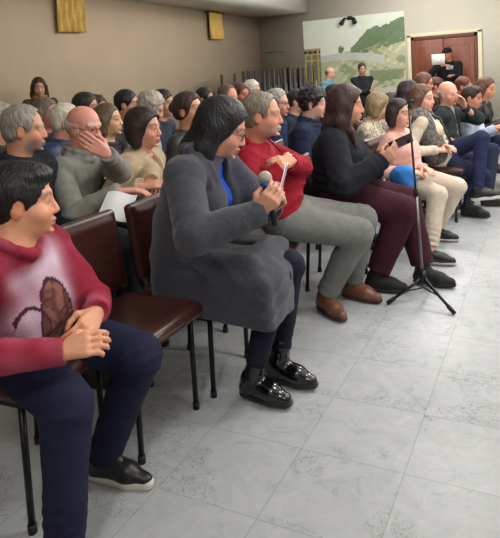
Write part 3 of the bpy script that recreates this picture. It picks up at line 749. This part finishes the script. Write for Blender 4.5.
RM=seated('grey-haired man in a red zip sweater and grey trousers, arms crossed','burgundy vinyl chair under the man in the red sweater',AU,coff=-.13,
    head=(262,115,3.14),q=.0056,yaw=12,pel=at(284,206,3.28)*V(1,1,0)+V(0,0,.62),look=(12,-2,0),neck=at(252,146,3.2),w=1.1,hem=.03,belly=.7,hsz=.92,
    skin=(208,146,118),hairc=(128,116,100),hair='short',vol=.007,fringe=.028,stubble=.55,beardc=(176,166,156),
    cc=(150,22,42),collar='high',off=.02,
    wrR=at(282,167,2.90),wrL=at(291,163,2.96),handR=(at(296,152,2.98)-at(282,167,2.90),V(-.4,.5,-.5),1.1),handL=(at(272,160,2.86)-at(291,162,2.96),V(-.5,.4,-.6),1.0),
    poleR=(-.2,-.8,-.9),poleL=(.6,.8,-.5),anR=atz(325,296,.10),anL=atz(352,283,.10),footR=atz(349,318,0)-atz(328,306,0),footL=atz(380,299,0)-atz(350,293,0),
    tc=(118,120,117),tw=.018,cuff=.06,shoe='boot',sc=(122,80,60),solec=(70,44,32),srough=.3)
J=RM; zt=J['N']+J['tf']*.098+J['su']*.015; 
MB().tube([zt,J['N']+J['tf']*.118-J['su']*.035,J['N']+J['tf']*.135-J['su']*.085],.0045,8).build('zip',mat('dark zip',(40,18,24),.5),J['body'],J['base'],smooth=True)
DW=seated('woman with long dark hair, black jacket and burgundy trousers holding up a phone','burgundy vinyl chair under the woman with long dark brown hair',AU,
    head=(346,105,3.72),q=.006,f=1,w=1.08,yaw=8,pel=at(336,190,3.85)*V(1,1,0)+V(0,0,.63),look=(18,-4,0),neck=at(338,132,3.75),
    skin=(206,150,124),hairc=(58,36,32),hair='longfront',vol=.016,hlen=1.5,
    top='jacket',cc=(28,30,40),collar='lapel',inner=(36,48,80),vneck=.08,off=.03,
    wrR=at(379,162,3.5),wrL=at(380,160,3.68),handR=(at(394,152,3.48)-at(379,162,3.5),V(-.4,.6,.3),.8),handL=(at(394,154,3.62)-at(380,160,3.68),V(-.3,-.6,.4),.8),
    poleR=(-.3,-.8,-.9),poleL=(0,.8,-.8),anR=atz(376,276,.10),anL=atz(424,270,.10),footR=V(1,.1,0),footL=atz(450,284,0)-atz(424,281,0),
    tc=(62,26,38),tw=.03,cuff=.07,shoe='boot',sc=(24,24,26),srough=.7)
GI=seated('girl in a pale pink top and cream trousers in the front row','burgundy vinyl chair under the girl in the pink top',AU,
    head=(399,113,4.4),q=.0075,s=.9,f=1,w=1.15,fat=.01,yaw=-8,pel=at(402,172,4.62)*V(1,1,0)+V(0,0,.56),look=(-22,-4,0),open=.012,belly=.7,
    skin=(226,172,146),hairc=(46,32,28),hair='bob',vol=.003,lip=(190,90,90),
    cc=(232,180,168),off=.014,wrR=at(407,172,4.3),wrL=at(424,168,4.38),anR=atz(430,252,.09),anL=atz(436,230,.09),footR=(1,.05,0),footL=(1,.05,0),
    tc=(206,192,176),tw=.01,cuff=.07,sc=(28,28,30),solec=(190,190,186))
W6=seated('woman in a grey patterned vest and jeans with crossed legs beside the girl in pink','burgundy vinyl chair under the woman in the grey vest',AU,
    head=(422,98,5.2),q=.0085,f=1,w=1.1,yaw=2,pel=at(440,150,5.4)*V(1,1,0)+V(0,0,.575),look=(-12,-4,0),
    skin=(224,168,146),hairc=(96,66,48),hair='long',vol=.006,open=.006,
    cc=(210,196,178),inner=(210,196,178),off=.016,vneck=.07,wrR=at(436,150,5.1),wrL=at(444,146,5.2),
    anR=atz(441,203,.12),anL=atz(478,190,.30),footR=(1,.1,0),footL=(1,.12,.12),kpL=(1,-.3,1),tc=(40,46,76),tk='denim',shoe='sneaker',sc=(26,26,28),solec=(206,206,200))
M7=seated('balding grey-haired man in a dark green jacket resting his cheek on his hand','burgundy vinyl chair under the balding man in the dark green jacket',AU,
    head=(448,93,5.95),q=.0085,w=1.12,yaw=-4,pel=at(448,140,6.0)*V(1,1,0)+V(0,0,.575),look=(-30,-6,6),
    skin=(222,164,142),hairc=(176,170,166),hair='bald',top='jacket',cc=(44,52,54),inner=(168,166,166),vneck=.14,openf=.04,collar='lapel',
    wrL=at(465,107,5.85),handL=(at(460,93,5.8)-at(465,107,5.85),V(-.6,-.6,.1),.5),poleL=(.5,.8,-.6),wrR=at(447,140,5.8),tc=(44,50,72),tk='denim',sc=(30,28,28),anR=atz(468,206,.1),anL=atz(488,196,.1))
M9=seated('dark-haired man in a light blue shirt and jeans, leaning forward near the right edge','burgundy vinyl chair under the man in the light blue shirt',AU,
    head=(472,97,6.35),q=.009,w=1.08,yaw=-6,pel=at(474,142,6.6)*V(1,1,0)+V(0,0,.575),look=(-10,-10,0),
    skin=(196,136,112),hairc=(54,36,30),hair='thick',top='shirt',cc=(178,190,214),tc=(46,54,76),tk='denim',wrR=at(494,128,6.05),wrL=at(498,130,6.2),sc=(30,28,28))
W10=seated('brown-haired woman in a black leather jacket at the right edge','burgundy vinyl chair under the woman in the black leather jacket',AU,
    head=(486,88,6.75),q=.009,f=1,yaw=-10,look=(-20,-10,0),skin=(206,146,116),hairc=(92,60,40),hair='bob',top='jacket',cc=(40,36,36),ck='leather',tc=(40,44,60))
W8=seated('woman with reddish hair and glasses sitting behind the woman in the grey vest','burgundy vinyl chair under the woman with reddish hair',AB,
    head=(424,83,7.0),q=.009,f=1,yaw=0,look=(8,-6,0),skin=(214,142,122),hairc=(104,64,48),hair='bob',glasses=1,cc=(60,40,46),tc=(40,40,50))
# ================================================================== ROWS BEHIND
def rear(label,clabel,**o): return seated(label,clabel,AB,**o)
P18=rear('grey-haired bearded man in a dark jacket, seen just above the boy','burgundy vinyl chair under the bearded man behind the boy',
    head=(24,129,2.84),s=.95,q=.007,yaw=10,look=(38,-4,0),w=1.12,skin=(196,140,112),hairc=(140,132,122),hair='short',vol=.008,fringe=.03,stubble=.7,beardc=(120,114,108),
    top='jacket',cc=(30,34,42),inner=(90,100,126),vneck=.07,collar='lapel',tc=(40,40,50),lean=.1)
P20=rear('bald man with glasses in a grey sweater holding his hand over his mouth','burgundy vinyl chair under the man covering his mouth',
    head=(84,127,3.26),q=.006,yaw=10,look=(2,-8,0),w=1.1,skin=(214,150,132),hairc=(190,184,176),hair='bald',glasses=1,
    cc=(132,132,126),off=.022,collar='high',wrL=at(108,155,3.04),handL=(at(85,140,2.98)-at(108,155,3.04),(at(86,130,3.3)-at(86,132,3.0)),.45),poleL=(.5,.7,-.9),
    wrR=at(118,192,2.95),handR=(V(.7,.6,0),V(0,0,-1),.5),poleR=(-.2,-.6,-1),tc=(60,62,70))
P22=rear('woman with a dark brown bob in a beige jacket behind the empty chair','burgundy vinyl chair under the woman in the beige jacket',
    head=(144,128,3.56),q=.0065,f=1,yaw=10,look=(8,-2,0),w=1.1,skin=(206,150,128),hairc=(38,24,24),hair='bob',vol=.016,lip=(176,80,80),
    top='jacket',cc=(178,158,132),collar='lapel',inner=(196,150,132),vneck=.14,openf=.04,wrR=at(140,188,3.1),wrL=at(150,184,3.2),tc=(70,60,56),off=.022)
P19=rear('white-haired man in a navy quilted jacket behind the man covering his mouth','burgundy vinyl chair under the white-haired man in navy',
    head=(67,122,3.95),q=.008,yaw=20,look=(36,-6,0),w=1.15,skin=(206,146,128),hairc=(208,200,182),hair='recede',top='puffer',ck='puffer',cc=(38,50,84),collar='high',off=.03,tc=(40,42,56))
P21=rear('short-haired woman in a dark flowered top, right of the man covering his mouth','burgundy vinyl chair under the woman in the dark flowered top',
    head=(108,120,4.35),q=.009,f=1,yaw=16,look=(16,2,0),skin=(216,174,134),hairc=(96,76,56),hair='bob',cc=(70,60,72),ck='speckle',tc=(40,40,48))
P23=rear('person with wavy grey hair and pale blue jacket behind the woman in beige','burgundy vinyl chair under the person with wavy grey hair',
    head=(151,107,4.7),q=.009,yaw=14,look=(30,-25,0),skin=(206,152,130),hairc=(168,160,148),hair='curly',vol=.012,top='jacket',cc=(166,174,186),collar='high',tc=(50,52,60))
P24=rear('woman with dark hair in a bun, just left of the woman holding a microphone','burgundy vinyl chair under the woman with the hair bun',
    head=(189,110,4.02),q=.0085,f=1,yaw=10,look=(-2,6,0),skin=(206,150,118),hairc=(58,38,30),hair='bun',vol=.012,bunz=.01,top='jacket',cc=(52,54,58),ck='leather',collar='lapel',tc=(40,40,48))
P26=rear('flushed woman whose face shows between the bearded man and the white-haired man','burgundy vinyl chair under the flushed woman',
    head=(46,113,4.7),q=.0095,f=1,yaw=10,look=(10,-2,0),skin=(206,128,122),hairc=(112,98,84),hair='bob',cc=(60,56,60),tc=(40,40,48))
P29=rear('person with pale curly hair at the left edge, behind the bearded man','burgundy vinyl chair under the person with pale curly hair',
    head=(-1,121,3.9),q=.009,yaw=20,look=(60,-4,0),skin=(190,140,116),hairc=(158,146,128),hair='curly',vol=.014,cc=(70,72,66),tc=(40,40,48))
P16=rear('grey-haired man with glasses in a navy jacket behind the man in red','burgundy vinyl chair under the man in navy with glasses',
    head=(277,103,5.1),q=.008,yaw=8,look=(4,-4,0),w=1.1,skin=(206,150,128),hairc=(150,146,138),hair='short',vol=.008,fringe=.02,glasses=1,top='jacket',cc=(36,48,84),collar='high',tc=(40,44,60))
P15=rear('person with curly black hair in a dark blue jacket behind the long-haired woman','burgundy vinyl chair under the person with curly black hair',
    head=(313,103,4.75),q=.008,yaw=6,look=(8,-6,0),skin=(214,166,150),hairc=(30,24,26),hair='curly',vol=.024,top='jacket',cc=(36,44,70),collar='high',tc=(40,44,60))
P14=rear('fair-haired person in a pale patterned blouse, left of the girl in pink','burgundy vinyl chair under the fair-haired person in the patterned blouse',
    head=(378,106,5.5),q=.0095,f=1,yaw=0,look=(20,-14,0),skin=(212,170,140),hairc=(134,116,84),hair='bob',vol=.012,cc=(190,178,158),ck='speckle',tc=(60,60,66))
P14b=rear('person in a pale floral top whose face shows above the girl in pink','burgundy vinyl chair under the person in the pale floral top',
    head=(392,104,6.2),q=.011,f=1,yaw=0,look=(10,-10,0),skin=(200,150,124),hairc=(74,56,44),hair='bob',cc=(182,170,158),ck='speckle',tc=(60,60,66))
bg=[((86,107,4.9),'dark-haired person whose crown shows above the man covering his mouth',(44,32,26),'short',(196,140,116),(60,60,66),20),
 ((97,108,5.4),'brown-haired person seated furthest back above the woman in the flowered top',(64,46,34),'curly',(190,140,110),(70,60,56),0),
 ((127,104,5.1),'black-haired person behind the left side of the woman in beige',(26,22,24),'short',(196,144,120),(90,84,92),20),
 ((163,103,5.3),'dark-haired person whose crown shows right of the person with wavy grey hair',(34,26,24),'short',(196,144,120),(60,66,80),10),
 ((205,98,6.8),'black-haired person above the woman holding a microphone',(28,24,26),'short',(190,134,110),(40,42,48),10),
 ((228,98,5.6),'pink-faced man with thinning hair just left of the man in red',(90,70,58),'recede',(214,146,122),(66,58,66),-10),
 ((240,94,6.3),'brown-haired person with reddish face behind the man in the red sweater',(74,46,34),'short',(190,120,96),(60,56,60),-10),
 ((252,90,7.2),'white-haired person with dark streaks above the man in the red sweater',(196,190,180),'curly',(206,150,126),(70,70,76),10),
 ((214,101,7.6),'brown-haired person furthest back above the woman holding a microphone',(50,38,32),'bob',(200,148,122),(48,50,60),0),
 ((297,101,6.2),'dark-haired person in the shade between the two people in navy',(36,28,28),'short',(200,150,126),(40,44,62),10),
 ((335,95,6.5),'dark-haired person behind the woman with long hair',(40,32,30),'bob',(200,150,126),(60,60,70),0),
 ((437,86,8.3),'person with dark red-brown hair behind the balding man',(66,36,30),'short',(196,130,110),(60,40,40),0),
 ((464,86,7.6),'person with auburn hair behind the hand of the balding man',(96,50,38),'short',(190,120,96),(90,50,44),-10),
 ((409,92,6.05),'dark-haired woman behind the woman in the grey vest',(44,28,34),'long',(190,130,116),(54,40,52),0),
 ]
for hp,lb,hc,hk,sk,cc_,ly in bg:
    rear(lb,'chair under the '+' '.join(lb.split()[:12]),head=hp,q=.011,yaw=6,look=(ly,-6,0),skin=sk,hairc=hc,hair=hk,cc=cc_,tc=(44,44,52),f=1 if hk in('bob','long') else 0)
# ================================================================== STANDING AT THE BACK
def standing(label,head,**o):
    z=at(*head)[2]; return person(label,AS,head=head,s=z/1.615,stand=1,**o)
standing('long-haired woman in a leopard-patterned scarf standing at the back by the beige wall',(39,87,7.0),q=.010,f=1,yaw=-40,look=(-40,-6,0),lean=0,skin=(200,150,124),hairc=(62,38,28),hair='long',vol=.014,scarf=(150,116,74),cc=(80,62,48),ck='speckle',tc=(40,36,36))
standing('man in a teal shirt standing before the left part of the landscape picture',(330,73,10.6),q=.012,yaw=-20,look=(10,-10,0),lean=0,skin=(190,150,126),hairc=(100,92,80),hair='bald',cc=(96,134,140),tc=(50,54,60))
M12=standing('dark-haired man in black with arms crossed standing before the landscape picture',(362,69,10.9),q=.012,yaw=-60,look=(-60,-4,0),lean=0,skin=(176,128,106),hairc=(36,30,28),hair='short',cc=(30,32,38),tc=(34,34,40),
    wrR=('loc',.22,.10,.20),wrL=('loc',.25,-.10,.20),handR=((.3,.8,.3),(-.6,-.6,0),.4),handL=((-.6,-.6,.2),(-.5,.5,0),.4))
M11=standing('man in black cap and t-shirt standing before the brown double door',(447,54,11.45),q=.012,yaw=-72,look=(-120,-10,0),lean=0,w=1.25,skin=(180,122,96),hairc=(24,22,22),hair='cap',cc=(24,24,28),tc=(34,34,40),
    wrR=('loc',.30,-.16,.44),wrL=('loc',.28,.06,.25),poleR=(-.6,-.5,-.6))
# white print on his chest and the paper he lifts
J=M11; c=J['C']+J['tf']*.137+J['su']*.06
B3=np.array([J['tf'],J['tl'],J['su']])
def emblem(c,B,w_,h_,name,col,parent,base):
    m=MB().quadbox((-.001,-w_/2,-h_/2),(.0015,w_/2,h_/2),B,c); m.build(name,mat('printed ink',col,.7),parent,base)
emblem(c,B3,.13,.07,'chest_print',(190,192,200),J['body'],J['base'])
emblem(c-J['su']*.0+J['tf']*.001,B3,.05,.09,'chest_print',(150,152,170),J['body'],J['base'])
w=J['WR']['R']; pc=w+V(-.05,-.02,.13); m=MB()
nn=8
for i in range(nn): 
    a=(i-nn/2)*.03; m.quadbox((a,-.004+.02*math.sin(i*.5),-.1),(a+.0305,.0+.02*math.sin(i*.5),.1),np.array([[1,0,0],[0,1,0],[0,0,1]],float),pc)
tag(m.build('paper_sheet',mat('white paper',(232,228,218),.8),None,tuple(pc)),'white paper sheet held up by the man in the black cap','paper')
# ================================================================== HELD AND LYING THINGS
def rootobj(name,loc): r=bpy.data.objects.new(name,None); COL.objects.link(r); r.location=loc; return r
# microphone in the speaker's right hand
gr=wR+(at(270,193,2.22)-wR)*.75; top=MI; ax=nz(top-at(271,206,2.24)); bot=top-ax*.19
r=rootobj('microphone',bot)
MB().tube([bot,bot+ax*.10,bot+ax*.135,bot+ax*.15],[.011,.0135,.018,.021],14).build('handle',mat('dark microphone body',(30,32,44),.35,metal=.4),r,bot,smooth=True)
MB().tube([bot+ax*.149,bot+ax*.153,bot+ax*.167,bot+ax*.170],[.022,.0265,.0265,.023],16).build('blue_ring',mat('blue ring plastic',(24,74,150),.35),r,bot,smooth=True)
b=S(); b.ell(top+ax*.0,.0275,k=.001); v_,f_=b.mesh(.003); mkobj('grille',v_,f_,mat('silver wire grille',(205,195,180),.45,metal=.55,bump=1.0,bscale=500),r,bot)
tag(r,'silver-headed microphone with a blue ring held by the woman in grey coat','microphone')
# phone of the speaker
def phone(name,c,up,nrm,label,body=(28,28,34),scr=None,case=None):
    up=nz(up); nrm=nz(nrm-up*(nrm@up)); B=np.array([nrm,np.cross(up,nrm),up]); r=rootobj(name,c)
    MB().quadbox((-.004,-.036,-.074),(.004,.036,.074),B,c).build('body',mat('phone shell',body,.3),r,tuple(c),bevel=.003)
    MB().quadbox((.0041,-.033,-.070),(.0052,.033,.070),B,c).build('screen',scr or mat('dark glass',(16,17,22),.08),r,tuple(c))
    MB().quadbox((-.0075,-.03,.035),(-.0041,-.006,.066),B,c).build('camera_bump',mat('dark glass',(16,17,22),.08),r,tuple(c))
    tag(r,label,'phone'); return r
def glow(name,col,e):
    m=bpy.data.materials.new(name); m.use_nodes=True; b=m.node_tree.nodes['Principled BSDF']; b.inputs['Base Color'].default_value=rgb(col); b.inputs['Emission Color'].default_value=rgb(col); b.inputs['Emission Strength'].default_value=e; return m
phone('mobile_phone',at(283,181,2.33),V(.25,.1,.9),V(-.75,-.3,.35),'pale mobile phone held upright beside the microphone',body=(214,200,200),scr=glow('lit phone screen',(225,225,235),.8))
phone('mobile_phone',at(401,142,3.52),V(.8,.35,.35),V(-.2,.7,.55),'dark mobile phone held up by the woman with long dark brown hair',body=(46,24,30))
# blue bundle on the lap
bp=at(402,177,3.95); b=S(); b.ell(bp,(.085,.08,.06),k=.04); b.ell(bp+V(.02,-.02,.045),(.06,.06,.04),k=.04); b.ell(bp+V(.03,0,-.04),(.06,.07,.05),k=.04)
v_,f_=b.mesh(.008,lambda p:.006*snoise(p,40,1)); tag(mkobj('folded_garment',v_,f_,cloth((58,128,206)),None,tuple(bp)),'bright blue garment bundled on a lap between burgundy and cream trousers','clothing')
# paper on the lap
def sheet(c,B,label,w_=.21,h_=.29):
    n=10; vs=[];fs=[]
    for s_ in (0,1):
        for i in range(n):
            for j in range(n):
                vs.append(c+B.T@V((i/(n-1)-.5)*w_,(j/(n-1)-.5)*h_,.010*math.sin(i*.6)+s_*.0008))
    I=lambda s_,i,j:s_*n*n+i*n+j
    for i in range(n-1):
        for j in range(n-1): fs.append([I(1,i,j),I(1,i+1,j),I(1,i+1,j+1),I(1,i,j+1)]); fs.append([I(0,i,j),I(0,i,j+1),I(0,i+1,j+1),I(0,i+1,j)])
    return tag(mkobj('paper_sheet',np.array(vs),np.array(fs),mat('white paper',(225,225,228),.8),None,tuple(c)),label,'paper')
sheet(at(117,206,2.84),np.array([nz(V(.95,.3,-.12)),nz(np.cross(nz(V(.22,-.55,.8)),nz(V(.95,.3,-.12)))),nz(V(.22,-.55,.8))]),'white paper on the lap of the man covering his mouth',.15,.17)
# microphone stand, empty clip on top
base=atz(424,304,0); base=V(base[0],base[1],0); r=rootobj('microphone_stand',base); hub=base+V(0,0,.16); tp=at(410,100,3.43); tp=V(base[0]-.045,base[1]-.02,1.16)
GM=mat('grey steel pole',(120,118,118),.3,metal=.7)
MB().tube([hub-V(0,0,.06),hub+(tp-hub)*.52],.0095,12).build('lower_pole',GM,r,base,smooth=True)
MB().tube([hub+(tp-hub)*.5,tp],.0065,12).build('upper_pole',mat('dark steel pole',(70,68,70),.3,metal=.6),r,base,smooth=True)
MB().tube([hub+(tp-hub)*.49,hub+(tp-hub)*.53],.015,12).build('height_clutch',RUBBER,r,base,smooth=True)
MB().tube([hub-V(0,0,.035),hub+V(0,0,.04)],.019,12).build('hub',BLACKMETAL,r,base,smooth=True)
for tgt in (atz(388,303.5,.01),atz(454,313.5,.01),base*2-(atz(388,303.5,.01)+atz(454,313.5,.01))/2+V(0,.2,.0)):
    tgt=V(tgt[0],tgt[1],.014); lg=MB().tube([hub,tgt],.009,10).tube([hub-V(0,0,.06),hub*.45+tgt*.55],.0045,8).build('leg',BLACKMETAL,r,base,smooth=True)
    MB().tube([tgt+nz(hub-tgt)*.05,tgt-nz(hub-tgt)*.005],.0125,10).build('rubber_foot',RUBBER,lg,base,smooth=True)
b=MB().tube([tp,tp+V(.01,0,.03)],.010,10).tube([tp+V(-.01,0,.03),tp+V(.03,.01,.04)],.011,12); b.build('clip',RUBBER,r,base,smooth=True)
tag(r,'slim floor microphone stand on a black tripod base in the aisle by the front row','microphone stand')
# girl's printed box on her top, cross strap on the woman in the vest, white mark on the navy jacket
J=W6; m=MB(); s0=J['N']+J['tf']*.10+J['tl']*.10-J['su']*.02
pts=[J['N']+J['tl']*.10+J['tf']*.04+J['su']*.0,J['N']+J['tl']*.09+J['tf']*.13-J['su']*.08,J['C']+J['tf']*.155+J['tl']*.01-J['su']*.02,J['P']+J['tf']*.16-J['tl']*.11+J['su']*.10]
m.tube(pts,[.012]*4,8).build('bag_strap',mat('black strap',(24,22,24),.6),J['body'],J['base'],smooth=True)
b=S(); J=W6
for q_ in (1,-1):
    b.cap(J['C']+J['tl']*q_*.10+J['su']*.14,J['P']+J['tl']*q_*.11+J['su']*.06,.104,.122,k=.04)
b.box(J['C']+J['tf']*.16-J['su']*.02,(.12,.035,.4),np.array([J['tf'],J['tl'],J['su']]),.01,.02,'s')
v_,f_=b.mesh(.010,lambda p:.003*snoise(p,30,1)); mkobj('vest',v_,f_,cloth((104,100,98),'speckle'),J['body'],J['base'])
